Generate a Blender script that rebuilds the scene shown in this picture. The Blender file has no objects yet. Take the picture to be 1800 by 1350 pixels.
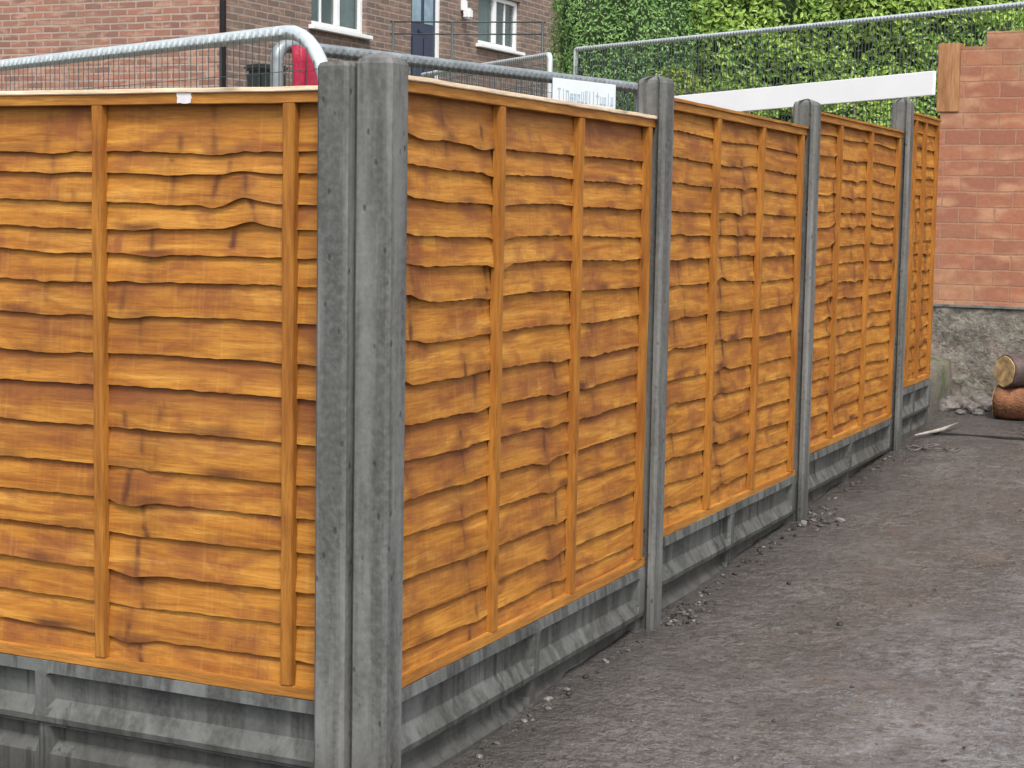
import bpy, bmesh, math, random
from mathutils import Vector, Matrix, noise
R = math.radians
random.seed(7)
sc = bpy.context.scene
C = sc.collection

# ------------------------------------------------------------------ camera
cam = bpy.data.objects.new('camera', bpy.data.cameras.new('camera'))
C.objects.link(cam); sc.camera = cam
cam.data.sensor_width = 36.0
cam.data.lens = 3057.7/1800*36.0
cam.data.clip_start = .05; cam.data.clip_end = 400
YAW, PIT, ROL = -.4306, .0991, .0171
fw = Vector((math.sin(YAW)*math.cos(PIT), math.cos(YAW)*math.cos(PIT), -math.sin(PIT)))
rt = Vector((math.cos(YAW), -math.sin(YAW), 0)); up = rt.cross(fw)
c_, s_ = math.cos(ROL), math.sin(ROL)
# the photo is rolled: world right runs slightly down to the right of the frame
cr = rt*c_ + up*s_; cu = -rt*s_ + up*c_
M = Matrix((cr, cu, -fw)).transposed().to_4x4()
M.translation = Vector((2.0514, -3.7512, 1.5223))
cam.matrix_world = M

# ------------------------------------------------------------------ world and sun (bright overcast)
SUN_EL, SUN_AZ = 56.0, 145.0        # azimuth from +Y, clockwise
w = bpy.data.worlds.new('World'); sc.world = w; w.use_nodes = True
nt = w.node_tree; bg = nt.nodes['Background']
sky = nt.nodes.new('ShaderNodeTexSky'); sky.sky_type = 'NISHITA'; sky.sun_disc = False
sky.sun_elevation = R(SUN_EL); sky.sun_rotation = R(SUN_AZ); sky.dust_density = 4.0; sky.air_density = 1.0; sky.ozone_density = .6
hs = nt.nodes.new('ShaderNodeHueSaturation'); hs.inputs['Saturation'].default_value = .35
nt.links.new(sky.outputs[0], hs.inputs['Color']); nt.links.new(hs.outputs[0], bg.inputs[0])
bg.inputs[1].default_value = .15
sl = bpy.data.lights.new('sun', 'SUN'); sl.energy = 1.5; sl.angle = R(13); sl.color = (1, .97, .92)
so = bpy.data.objects.new('sun', sl); C.objects.link(so)
az, el = R(SUN_AZ), R(SUN_EL)
sd = Vector((math.sin(az)*math.cos(el), math.cos(az)*math.cos(el), math.sin(el)))
so.rotation_euler = sd.to_track_quat('Z', 'Y').to_euler()
so.location = (0, -5, 12)
sc.view_settings.view_transform = 'Standard'; sc.view_settings.look = 'None'
sc.view_settings.exposure = .80; sc.view_settings.gamma = 1

# ------------------------------------------------------------------ helpers
def obj(name, me_or_bm, mats, parent=None, smooth=False):
    if isinstance(me_or_bm, bmesh.types.BMesh):
        me = bpy.data.meshes.new(name); me_or_bm.to_mesh(me); me_or_bm.free()
    else: me = me_or_bm
    if not isinstance(mats, (list, tuple)): mats = [mats]
    for m in mats: me.materials.append(m)
    if smooth:
        for p in me.polygons: p.use_smooth = True
    o = bpy.data.objects.new(name, me); C.objects.link(o)
    if parent: o.parent = parent
    return o
def tag(o, label, cat, group=None):
    o['label'] = label; o['category'] = cat
    if group: o['group'] = group
    return o
def thing(name, label, cat, loc=(0, 0, 0), rz=0, group=None):
    o = bpy.data.objects.new(name, None); C.objects.link(o); o.empty_display_size = .1
    o.location = loc; o.rotation_euler = (0, 0, rz)
    return tag(o, label, cat, group)
def box(bm, x0, x1, y0, y1, z0, z1, mi=0, bev=0):
    r = bmesh.ops.create_cube(bm, size=1)
    vs = r['verts']
    for v in vs:
        v.co = Vector((x0+(v.co.x+.5)*(x1-x0), y0+(v.co.y+.5)*(y1-y0), z0+(v.co.z+.5)*(z1-z0)))
    fs = {f for v in vs for f in v.link_faces}
    for f in fs: f.material_index = mi
    if bev:
        es = list({e for f in fs for e in f.edges})
        bmesh.ops.bevel(bm, geom=es, offset=bev, segments=2, affect='EDGES')
    return bm
def tube(bm, pts, r, seg=10, cap=True, mi=0):
    pts = [Vector(p) for p in pts]; rings = []
    n = len(pts); prev = None
    rr = r if isinstance(r, (list, tuple)) else [r]*n
    for i, p in enumerate(pts):
        t = (pts[min(i+1, n-1)]-pts[max(i-1, 0)]).normalized()
        if prev is None:
            a = Vector((0, 0, 1)) if abs(t.z) < .9 else Vector((1, 0, 0))
            nrm = (a-t*a.dot(t)).normalized()
        else:
            nrm = (prev-t*prev.dot(t)).normalized()
        prev = nrm; b = t.cross(nrm)
        rings.append([bm.verts.new(p+(nrm*math.cos(k*2*math.pi/seg)+b*math.sin(k*2*math.pi/seg))*rr[i]) for k in range(seg)])
    for i in range(n-1):
        for k in range(seg):
            f = bm.faces.new((rings[i][k], rings[i][(k+1) % seg], rings[i+1][(k+1) % seg], rings[i+1][k])); f.smooth = True; f.material_index = mi
    if cap:
        bm.faces.new(rings[0][::-1]).material_index = mi; bm.faces.new(rings[-1]).material_index = mi
    return bm

def mat(name):
    m = bpy.data.materials.new(name); m.use_nodes = True
    nt = m.node_tree; b = nt.nodes['Principled BSDF']
    return m, nt, b
class N:
    """small node-graph helper"""
    def __init__(s, nt): s.nt = nt
    def n(s, typ, **kw):
        nd = s.nt.nodes.new(typ)
        for k, v in kw.items(): setattr(nd, k, v)
        return nd
    def l(s, a, b): s.nt.links.new(a, b)
    def val(s, sock, v):
        if isinstance(v, bpy.types.NodeSocket): s.l(v, sock)
        else: sock.default_value = v
    def math(s, op, a, b=0.0, clamp=False):
        nd = s.n('ShaderNodeMath', operation=op, use_clamp=clamp); s.val(nd.inputs[0], a); s.val(nd.inputs[1], b); return nd.outputs[0]
    def mix(s, f, a, b, mode='MIX'):
        nd = s.n('ShaderNodeMix', data_type='RGBA', blend_type=mode); s.val(nd.inputs[0], f)
        for i, v in ((6, a), (7, b)):
            if not isinstance(v, bpy.types.NodeSocket) and len(v) == 3: v = (*v, 1)
            s.val(nd.inputs[i], v)
        return nd.outputs[2]
    def noise(s, vec, scale, detail=4, rough=.55, dist=0):
        nd = s.n('ShaderNodeTexNoise'); s.l(vec, nd.inputs['Vector']); nd.inputs['Scale'].default_value = scale
        nd.inputs['Detail'].default_value = detail; nd.inputs['Roughness'].default_value = rough; nd.inputs['Distortion'].default_value = dist
        return nd.outputs[0]
    def ramp(s, f, *stops):
        nd = s.n('ShaderNodeValToRGB'); s.l(f, nd.inputs[0]); e = nd.color_ramp.elements
        while len(e) < len(stops): e.new(.5)
        for el, (p, c) in zip(e, stops):
            el.position = p; el.color = (*c, 1) if isinstance(c, tuple) else (c, c, c, 1)
        return nd.outputs[0]
    def rng(s, f, a, b, c=0.0, d=1.0):
        nd = s.n('ShaderNodeMapRange'); s.val(nd.inputs[0], f)
        for i, v in enumerate((a, b, c, d)): nd.inputs[i+1].default_value = v
        return nd.outputs[0]
    def scale(s, vec, sx, sy, sz):
        nd = s.n('ShaderNodeMapping'); s.l(vec, nd.inputs[0]); nd.inputs['Scale'].default_value = (sx, sy, sz); return nd.outputs[0]
    def pos(s): return s.n('ShaderNodeNewGeometry').outputs['Position']
    def oco(s): return s.n('ShaderNodeTexCoord').outputs['Object']
    def attr(s, name): return s.n('ShaderNodeAttribute', attribute_name=name)
    def bump(s, h, strength, dist, bsdf):
        nd = s.n('ShaderNodeBump'); nd.inputs['Strength'].default_value = strength; nd.inputs['Distance'].default_value = dist
        s.l(h, nd.inputs['Height']); s.l(nd.outputs[0], bsdf.inputs['Normal'])

def plain(name, col, rough=.5, metal=0, var=.15, scale=8, bump=0, spec=.5):
    m, nt, b = mat(name); g = N(nt)
    nz = g.noise(g.oco(), scale, 5)
    c2 = tuple(x*(1-var) for x in col); c3 = tuple(min(1, x*(1+var)) for x in col)
    g.l(g.ramp(nz, (.3, c2), (.7, c3)), b.inputs['Base Color'])
    b.inputs['Roughness'].default_value = rough; b.inputs['Metallic'].default_value = metal
    b.inputs['Specular IOR Level'].default_value = spec
    if bump: g.bump(g.noise(g.oco(), scale*6, 4), .5, bump, b)
    return m

# ------------------------------------------------------------------ materials
def wood_mat(name, hue=1.0):
    m, nt, b = mat(name); g = N(nt)
    wc = g.attr('wc').outputs['Vector']          # along the board, across it, board number
    st = g.attr('stain').outputs['Fac']
    tn = g.attr('tone').outputs['Fac']
    fine = g.noise(g.scale(wc, 9, 150, 9), 1, 5, .75, .3)
    mid = g.noise(g.scale(wc, 2.6, 26, 5), 1, 5, .6, .8)
    blot = g.noise(g.scale(wc, 5, 9, 7.3), 1, 4, .6, .4)
    saw = g.noise(g.scale(wc, 90, 5, 3), 1, 2, .5)
    base = g.ramp(mid, (.30, (.225, .072, .011)), (.44, (.375, .148, .019)), (.58, (.475, .212, .031)), (.74, (.58, .30, .060)))
    base = g.mix(g.rng(fine, .44, .64, 0, .55), base, (.20, .066, .012))
    base = g.mix(g.rng(blot, .48, .66, 0, .8), base, (.20, .062, .020))
    base = g.mix(g.rng(saw, .55, .8, 0, .16), base, (.66, .37, .09))
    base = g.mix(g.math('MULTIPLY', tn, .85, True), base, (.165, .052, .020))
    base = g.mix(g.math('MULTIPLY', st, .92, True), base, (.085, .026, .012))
    g.l(base, b.inputs['Base Color'])
    b.inputs['Roughness'].default_value = .62; b.inputs['Specular IOR Level'].default_value = .3
    h = g.math('ADD', g.math('MULTIPLY', fine, .5), g.math('ADD', g.math('MULTIPLY', saw, .35), g.math('MULTIPLY', mid, .8)))
    g.bump(h, .55, .004, b)
    return m
WOOD = wood_mat('fence_wood')

def rail_wood(name, c0, c1, along='x'):
    m, nt, b = mat(name); g = N(nt)
    p = g.oco(); k = (7, 90, 90) if along == 'x' else (90, 90, 7)
    k2 = (3, 14, 14) if along == 'x' else (14, 14, 3)
    a = g.noise(g.scale(p, *k2), 1, 5, .65, .6); f = g.noise(g.scale(p, *k), 1, 4, .7)
    kn = g.n('ShaderNodeTexVoronoi'); g.l(g.scale(p, *((5, 20, 20) if along == 'x' else (20, 20, 5))), kn.inputs['Vector']); kn.inputs['Scale'].default_value = .8
    col = g.mix(g.rng(f, .42, .66, 0, .5), g.ramp(a, (.32, c0), (.66, c1)), tuple(x*.5 for x in c0))
    col = g.mix(g.rng(kn.outputs['Distance'], .05, .16, .7, 0), col, tuple(x*.35 for x in c0))
    g.l(col, b.inputs['Base Color']); b.inputs['Roughness'].default_value = .65; b.inputs['Specular IOR Level'].default_value = .25
    g.bump(f, .6, .004, b)
    return m
RAILW = rail_wood('rail_wood', (.28, .105, .020), (.46, .21, .042))
BATW = rail_wood('batten_wood', (.26, .092, .016), (.43, .185, .030), 'z')
CAPW = rail_wood('capping_wood', (.70, .52, .34), (.85, .70, .52))
POSTW = rail_wood('gate_post_wood', (.27, .12, .05), (.46, .25, .12), 'z')

def concrete(name, lo, hi, streak=False, pits=True, gnd=None):
    m, nt, b = mat(name); g = N(nt)
    p = g.pos()
    big = g.noise(g.scale(p, 9, 9, 3.2), 1, 6, .65, .4); fine = g.noise(p, 60, 5, .6)
    drip = g.noise(g.scale(p, 14, 14, .9), 1, 4, .6, .1)
    col = g.ramp(big, (.3, lo), (.7, hi))
    col = g.mix(g.rng(drip, .46, .60, 0, .75), col, tuple(x*.55 for x in lo))
    col = g.mix(g.rng(fine, .4, .75, 0, .35), col, tuple(min(1, x*1.25) for x in hi))
    grn = g.noise(p, 2.2, 3)
    col = g.mix(g.rng(grn, .5, .7, 0, .3), col, (lo[0]*.9, lo[1]*1.04, lo[2]*.9))
    h = g.math('MULTIPLY', fine, .6)
    if pits:
        v = g.n('ShaderNodeTexVoronoi'); g.l(g.scale(p, 1, 1, .55), v.inputs['Vector']); v.inputs['Scale'].default_value = 26
        pit = g.rng(v.outputs['Distance'], .06, .16)
        col = g.mix(g.rng(pit, 0, 1, .75, 0), col, tuple(x*.4 for x in lo))
        h = g.math('ADD', h, pit)
    mz = g.math('ADD', g.math('SUBTRACT', g.n('ShaderNodeSeparateXYZ').outputs[2], 0), 0)
    sp = mz.node.inputs[0].links[0].from_node.inputs[0].links[0].from_node; g.l(p, sp.inputs[0])
    sp_y = g.math('MULTIPLY', sp.outputs[1], -.042)
    spl = g.math('ADD', g.math('ADD', mz, sp_y), g.math('MULTIPLY', g.noise(p, 9, 4), .16))
    col = g.mix(g.rng(spl, .06, .32, .7, 0), col, (.045, .041, .036))
    if streak:
        s = g.noise(g.scale(p, 30, 30, 2.2), 1, 3, .6)
        s2 = g.noise(g.scale(p, 2.3, 2.3, .1), 1, 2)
        k = g.math('MULTIPLY', g.rng(s, .50, .60), g.rng(s2, .42, .6), True)
        col = g.mix(g.math('MULTIPLY', k, .75), col, tuple(x*.28 for x in lo))
    g.l(col, b.inputs['Base Color'])
    g.l(g.rng(big, .3, .7, .55, .8), b.inputs['Roughness']); b.inputs['Specular IOR Level'].default_value = .35
    g.bump(h, .45, .004, b)
    return m
CONC = concrete('post_concrete', (.085, .086, .080), (.19, .193, .186))
CONCB = concrete('gravel_board_concrete', (.060, .063, .058), (.155, .162, .156), streak=True, pits=False)

def brick_mat(name, c1, c2, c3, mortar, bw, bh, ms, rough=.85, stain=None, plinth=False, blot=.4):
    m, nt, b = mat(name); g = N(nt)
    p = g.pos(); sx = g.n('ShaderNodeSeparateXYZ'); g.l(p, sx.inputs[0])
    cb = g.n('ShaderNodeCombineXYZ'); g.l(g.math('ADD', sx.outputs[0], sx.outputs[1]), cb.inputs[0]); g.l(sx.outputs[2], cb.inputs[1])
    vec = cb.outputs[0]
    jig = g.n('ShaderNodeVectorMath', operation='ADD'); g.l(vec, jig.inputs[0])
    jn = g.n('ShaderNodeTexNoise'); g.l(p, jn.inputs['Vector']); jn.inputs['Scale'].default_value = 6
    js = g.n('ShaderNodeVectorMath', operation='SCALE'); g.l(jn.outputs['Color'], js.inputs[0]); js.inputs['Scale'].default_value = .012
    g.l(js.outputs[0], jig.inputs[1])
    br = g.n('ShaderNodeTexBrick'); g.l(jig.outputs[0], br.inputs['Vector'])
    br.inputs['Scale'].default_value = 1; br.inputs['Brick Width'].default_value = bw; br.inputs['Row Height'].default_value = bh
    br.inputs['Mortar Size'].default_value = ms; br.inputs['Mortar Smooth'].default_value = .3; br.inputs['Bias'].default_value = 0
    br.inputs['Color1'].default_value = (*c1, 1); br.inputs['Color2'].default_value = (*c2, 1); br.inputs['Mortar'].default_value = (*mortar, 1)
    cells = g.noise(g.scale(vec, 1/bw*1.0, 1/bh*1.0, 1), .9, 1)
    col = g.mix(g.math('MULTIPLY', g.rng(cells, .5, .68), g.math('SUBTRACT', 1, br.outputs['Fac'])), br.outputs['Color'], c3)
    big = g.noise(p, 1.1, 5, .65)
    if stain: col = g.mix(g.rng(big, .48, .66, 0, blot), col, stain)
    fine = g.noise(p, 38, 4)
    col = g.mix(g.rng(fine, .35, .8, 0, .4), col, tuple(x*.55 for x in c1))
    g.l(col, b.inputs['Base Color']); b.inputs['Roughness'].default_value = rough; b.inputs['Specular IOR Level'].default_value = .25
    h = g.math('ADD', g.math('SUBTRACT', 1, br.outputs['Fac']), g.math('MULTIPLY', fine, .5))
    g.bump(h, .6, .008, b)
    return m
HBRICK = brick_mat('house_brick', (.36, .165, .115), (.21, .115, .09), (.42, .26, .19), (.36, .30, .25), .225, .075, .011, stain=(.24, .17, .13))
HBRICK2 = brick_mat('house_brick_side', (.24, .155, .12), (.155, .115, .10), (.31, .205, .15), (.32, .28, .245), .225, .075, .010, stain=(.13, .12, .10))  # greyer, darker brick tones for the side wall
WBRICK = brick_mat('wall_brick', (.36, .150, .085), (.27, .112, .072), (.44, .235, .14), (.335, .18, .115), .225, .100, .006, stain=(.34, .215, .125), blot=.85)

def masonry():
    m, nt, b = mat('rough_plinth_masonry'); g = N(nt); p = g.pos()
    jn = g.n('ShaderNodeTexNoise'); g.l(p, jn.inputs['Vector']); jn.inputs['Scale'].default_value = 5
    js = g.n('ShaderNodeVectorMath', operation='SCALE'); g.l(jn.outputs['Color'], js.inputs[0]); js.inputs['Scale'].default_value = .10
    ad = g.n('ShaderNodeVectorMath', operation='ADD'); g.l(p, ad.inputs[0]); g.l(js.outputs[0], ad.inputs[1])
    v = g.n('ShaderNodeTexVoronoi'); g.l(g.scale(ad.outputs[0], 1, 1, 1.5), v.inputs['Vector']); v.inputs['Scale'].default_value = 6.5
    e = g.n('ShaderNodeTexVoronoi', feature='DISTANCE_TO_EDGE'); g.l(g.scale(ad.outputs[0], 1, 1, 1.5), e.inputs['Vector']); e.inputs['Scale'].default_value = 6.5
    rs = g.n('ShaderNodeSeparateXYZ'); g.l(v.outputs['Color'], rs.inputs[0])
    col = g.ramp(rs.outputs[0], (.1, (.125, .105, .085)), (.5, (.165, .145, .118)), (.9, (.20, .155, .13)))
    n1 = g.noise(p, 7, 6, .7); n2 = g.noise(p, 32, 5, .7)
    col = g.mix(g.rng(n1, .40, .58, 0, .6), col, (.15, .15, .115))
    col = g.mix(g.rng(n2, .5, .66, 0, .7), col, (.30, .27, .235))
    col = g.mix(g.rng(n2, .34, .46, .8, 0), col, (.045, .038, .033))
    col = g.mix(g.rng(e.outputs['Distance'], .0, .05, .08, 0), col, (.08, .07, .06))
    g.l(col, b.inputs['Base Color']); b.inputs['Roughness'].default_value = .85
    g.bump(g.math('ADD', g.math('MULTIPLY', g.rng(e.outputs['Distance'], 0, .09), .10), g.math('ADD', n1, n2)), .8, .016, b)
    return m
PLINTH = masonry()

def ground_mat():
    m, nt, b = mat('wet_tarmac_and_soil'); g = N(nt)
    p = g.pos(); soil = g.attr('soil').outputs['Fac']
    a = g.noise(g.scale(p, 1, 1, 0), .9, 6, .6, .3); mud = g.noise(p, 3.2, 6, .65, .6); grit = g.noise(p, 75, 4, .7); grit2 = g.noise(p, 24, 5, .7)
    col = g.ramp(g.math('ADD', g.math('MULTIPLY', a, .5), g.math('MULTIPLY', mud, .5)), (.36, (.064, .056, .049)), (.5, (.105, .096, .088)), (.64, (.150, .142, .135)))
    col = g.mix(g.rng(grit, .50, .66, 0, .7), col, (.20, .19, .18))
    col = g.mix(g.rng(grit, .34, .46, .75, 0), col, (.025, .022, .020))
    col = g.mix(g.rng(grit2, .36, .48, .6, 0), col, (.04, .035, .031))
    col = g.mix(g.rng(grit2, .54, .66, 0, .5), col, (.19, .18, .175))
    tr = g.noise(g.scale(p, 5, 9, 1), 1.4, 7, .75, .3)
    col = g.mix(g.rng(tr, .46, .66, 0, .45), col, (.042, .037, .034))
    sp_ = g.noise(p, 130, 2, .5)
    col = g.mix(g.rng(sp_, .60, .70, 0, .6), col, (.26, .25, .24))
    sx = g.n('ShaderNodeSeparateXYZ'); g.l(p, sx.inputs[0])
    sheen_pos = g.math('ADD', g.math('MULTIPLY', sx.outputs[0], .5), g.math('MULTIPLY', sx.outputs[1], -.16))
    sheen_pos = g.math('ADD', sheen_pos, g.math('MULTIPLY', g.noise(p, 1.7, 5, .65), 1.0))
    sheen = g.math('MULTIPLY', g.rng(sheen_pos, .55, .9), g.rng(grit2, .35, .6), True)
    col = g.mix(g.math('MULTIPLY', sheen, .62), col, (.245, .25, .27))  # wet sky sheen painted into the colour as a pale bluish patch
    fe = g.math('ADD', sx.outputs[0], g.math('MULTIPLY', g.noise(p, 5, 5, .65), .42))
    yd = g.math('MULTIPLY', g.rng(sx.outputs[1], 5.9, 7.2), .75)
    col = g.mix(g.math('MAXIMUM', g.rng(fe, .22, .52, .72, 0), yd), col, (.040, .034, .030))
    damp = g.noise(g.scale(p, 1, 1, 0), 1.9, 5, .6, .6)
    col = g.mix(g.rng(damp, .50, .60, 0, .40), col, (.060, .056, .054))
    gr = g.noise(p, 5, 5, .7)
    sc_ = g.ramp(gr, (.35, (.09, .075, .055)), (.52, (.16, .14, .11)), (.62, (.06, .09, .03)))
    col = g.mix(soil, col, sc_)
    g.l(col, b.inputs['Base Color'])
    wet = g.noise(g.scale(p, 1, 1, 0), 1.1, 4, .6, .5)
    wet2 = g.math('ADD', g.math('MULTIPLY', wet, .7), g.math('MULTIPLY', grit2, .3))
    r = g.math('ADD', g.rng(wet2, .42, .56, .12, .50), g.math('MULTIPLY', soil, .3), True)
    g.l(r, b.inputs['Roughness']); b.inputs['Specular IOR Level'].default_value = .5
    h = g.math('ADD', g.math('ADD', g.math('MULTIPLY', grit2, 1.0), g.math('MULTIPLY', grit, .7)), g.math('MULTIPLY', tr, 1.2))
    smooth_ = g.rng(wet2, .42, .56, .25, 1.0)
    h = g.math('MULTIPLY', h, smooth_)
    g.bump(h, 1.0, .013, b)
    return m
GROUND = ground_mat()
GALV = plain('galvanised_steel', (.66, .72, .73), .32, .55, .15, 30)
GALVD = plain('dull_galvanised_steel', (.27, .30, .31), .45, .5, .25, 25)
WIRE = plain('mesh_wire', (.09, .11, .11), .5, .4, .1, 20)
WHITE = plain('white_upvc', (.80, .82, .82), .35, 0, .03, 5)
WBOARD = plain('white_board', (.86, .86, .87), .5, 0, .03, 3)
SIGNW = plain('sign_white', (.72, .78, .80), .4, 0, .04, 10)
INK = plain('sign_ink', (.40, .49, .56), .5, 0, .1, 10)
GLASS = plain('window_glass', (.10, .15, .15), .06, 0, .35, 2.2, spec=.8)
CURTAIN = plain('net_curtain', (.28, .36, .35), .5, 0, .3, 9)
NAVY = plain('navy_door', (.018, .028, .065), .35, 0, .15, 4)
DOORG = plain('door_glass', (.20, .30, .36), .12, 0, .3, 5, spec=.8)
DARKM = plain('dark_metal', (.035, .045, .045), .45, 0, .2, 6)
PIPE = plain('drainpipe_black', (.035, .035, .045), .5, 0, .2, 4)
BIN = plain('bin_plastic', (.014, .018, .018), .45, 0, .2, 6)
RED = plain('red_plastic', (.62, .035, .10), .5, 0, .18, 14, .004)
STONED = plain('muddy_stone', (.075, .066, .058), .55, 0, .4, 30)
STONE = plain('rubble_stone', (.125, .11, .10), .6, 0, .4, 22, .006)
STICK = plain('weathered_stick', (.26, .24, .21), .5, 0, .4, 12)
PALE = plain('pale_debris', (.15, .14, .125), .5, 0, .45, 20)
BLACKST = plain('dark_stone', (.018, .017, .016), .5, 0, .3, 20)
STICKER = plain('label_paper', (.66, .64, .66), .5, 0, .1, 40)
SLATE = plain('roof_tile', (.09, .07, .065), .7, 0, .2, 3)

# ------------------------------------------------------------------ ground (one sheet)
def hyard(x, y):
    k = max(0, min(1, (-x-.10)/.35)) if y < 0 else 0
    return .01+.042*max(-8, min(y, 9)) + .012*min(0, x) - .11*k*k*(3-2*k)
def hbank(x, y):
    t = .8*y-.4*x
    pts = [(-50, 0), (1.5, 0.02), (8, .75), (10.2, 1.15), (12.0, 2.3), (13, 2.5), (60, 3.2), (300, 5)]
    for (a, za), (b_, zb) in zip(pts, pts[1:]):
        if t <= b_:
            k = (t-a)/(b_-a); k = k*k*(3-2*k) if 1.5 <= a < 13 else k
            return za+(zb-za)*k
    return 5
def ground_h(x, y):
    inside = (x < -.05 and y > -.022) or y > 7.85
    z = hbank(x, y) if inside else hyard(x, y)
    if not inside:
        z += .010*noise.noise((x*1.3, y*1.3, 0)) + .006*noise.noise((x*5, y*5, 3)) + .003*noise.noise((x*17, y*17, 5))
        if x < .10 and y < 7.8 and y > -.2: z += .010*max(0, noise.noise((x*9, y*7, 1)))
    else: z += .05*noise.noise((x*1.2, y*1.2, 4)) + .02*noise.noise((x*6, y*6, 4))
    return z, inside
def axis(segs):
    out = []
    for a, b_, st in segs:
        n = max(1, round((b_-a)/st)); out += [a+(b_-a)*i/n for i in range(n)]
    out.append(segs[-1][1]); return out
gx = axis([(-120, -30, 15), (-30, -10, 1.5), (-10, -.4, .3), (-.4, -.06, .08), (-.06, -.04, .02), (-.04, 2.6, .025), (2.6, 6, .3), (6, 30, 4), (30, 120, 20)])
gy = axis([(-60, -10, 10), (-10, -1, .5), (-1, -.035, .05), (-.035, -.015, .02), (-.015, 7.84, .032), (7.84, 7.86, .02), (7.86, 16, .3), (16, 40, 3), (40, 150, 20)])
vs = []; so_ = []
for y in gy:
    for x in gx:
        z, ins = ground_h(x, y); vs.append((x, y, z)); so_.append(1.0 if ins else 0.0)
nx = len(gx)
fs = [(j*nx+i, j*nx+i+1, (j+1)*nx+i+1, (j+1)*nx+i) for j in range(len(gy)-1) for i in range(nx-1)]
me = bpy.data.meshes.new('ground'); me.from_pydata(vs, [], fs)
at = me.attributes.new('soil', 'FLOAT', 'POINT'); at.data.foreach_set('value', so_)
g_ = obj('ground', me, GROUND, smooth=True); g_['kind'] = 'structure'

# ------------------------------------------------------------------ concrete posts
def post_bm(wx, wy, h, peak, slots, seed):
    """wx along X, wy along Y; slots: which sides ('-x','+x','-y','+y') carry the panel slot; base at z=0"""
    rnd = random.Random(seed)
    hx, hy = wx/2, wy/2; ch = .009
    sw, sdp = .026, .024
    P = []
    def side(p0, p1, slot):
        d = (p1-p0).normalized(); n = Vector((d.y, -d.x)); L = (p1-p0).length
        P.append(p0+d*ch)
        if slot:
            c = L/2
            P.append(p0+d*(c-sw-.004)); P.append(p0+d*(c-sw)-n*sdp); P.append(p0+d*(c+sw)-n*sdp); P.append(p0+d*(c+sw+.004))
        P.append(p1-d*ch)
    A = [Vector((-hx, -hy)), Vector((hx, -hy)), Vector((hx, hy)), Vector((-hx, hy))]
    for i, s in enumerate(('-y', '+x', '+y', '-x')):
        side(A[i], A[(i+1) % 4], s in slots)
    bm = bmesh.new(); rings = []
    nz = 46
    for k in range(nz+1):
        z = -.15 + (h+.15)*k/nz
        ring = []
        for j, p in enumerate(P):
            o = 1+.012*noise.noise((p.x*9+seed, p.y*9, z*3))+.006*noise.noise((p.x*30, p.y*30+seed, z*14))
            ring.append(bm.verts.new((p.x*o, p.y*o, z)))
        rings.append(ring)
    # weathered top
    for f_, dz in ((.90, .012), (.55, peak*.7)):
        ring = []
        for j, p in enumerate(P):
            ring.append(bm.verts.new((p.x*f_, p.y*f_, h+dz+.004*noise.noise((p.x*40+seed, p.y*40, f_*9)))))
        rings.append(ring)
    m = len(P)
    for a, b_ in zip(rings, rings[1:]):
        for j in range(m):
            f = bm.faces.new((a[j], a[(j+1) % m], b_[(j+1) % m], b_[j]))
    top = bm.verts.new((0, 0, h+peak))
    for j in range(m): bm.faces.new((rings[-1][j], rings[-1][(j+1) % m], top))
    bmesh.ops.recalc_face_normals(bm, faces=bm.faces)
    return bm
def post(x0, x1, y0, y1, ztop, peak, slots, seed, label, group='concrete fence posts'):
    cx, cy = (x0+x1)/2, (y0+y1)/2
    o = obj('fence_post', post_bm(x1-x0, y1-y0, ztop-peak, peak, slots, seed), CONC)
    o.location = (cx, cy, 0)
    tag(o, label, 'fence post', group)
    return o
post(-.15, -.064, -.115, -.005, 1.874, .014, ('-x',), 3, 'grey concrete corner post with flat top, at the end of the left fence panel')
post(-.060, .040, -.088, .008, 1.897, .030, ('+y',), 11, 'grey concrete corner post with pointed top, right one of the touching corner pair')
post(-.065, .04, 1.825, 1.92, 1.990, .03, ('-y', '+y'), 5, 'concrete post between the nearest two right-hand fence panels, white sign behind it')
post(-.065, .04, 3.75, 3.845, 2.036, .03, ('-y', '+y'), 6, 'concrete post in front of the white board, between the middle two right-hand panels')
post(-.065, .04, 5.68, 5.775, 2.165, .03, ('-y', '+y'), 9, 'farthest concrete post, just before the last narrow-looking panel by the brick wall')

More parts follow.
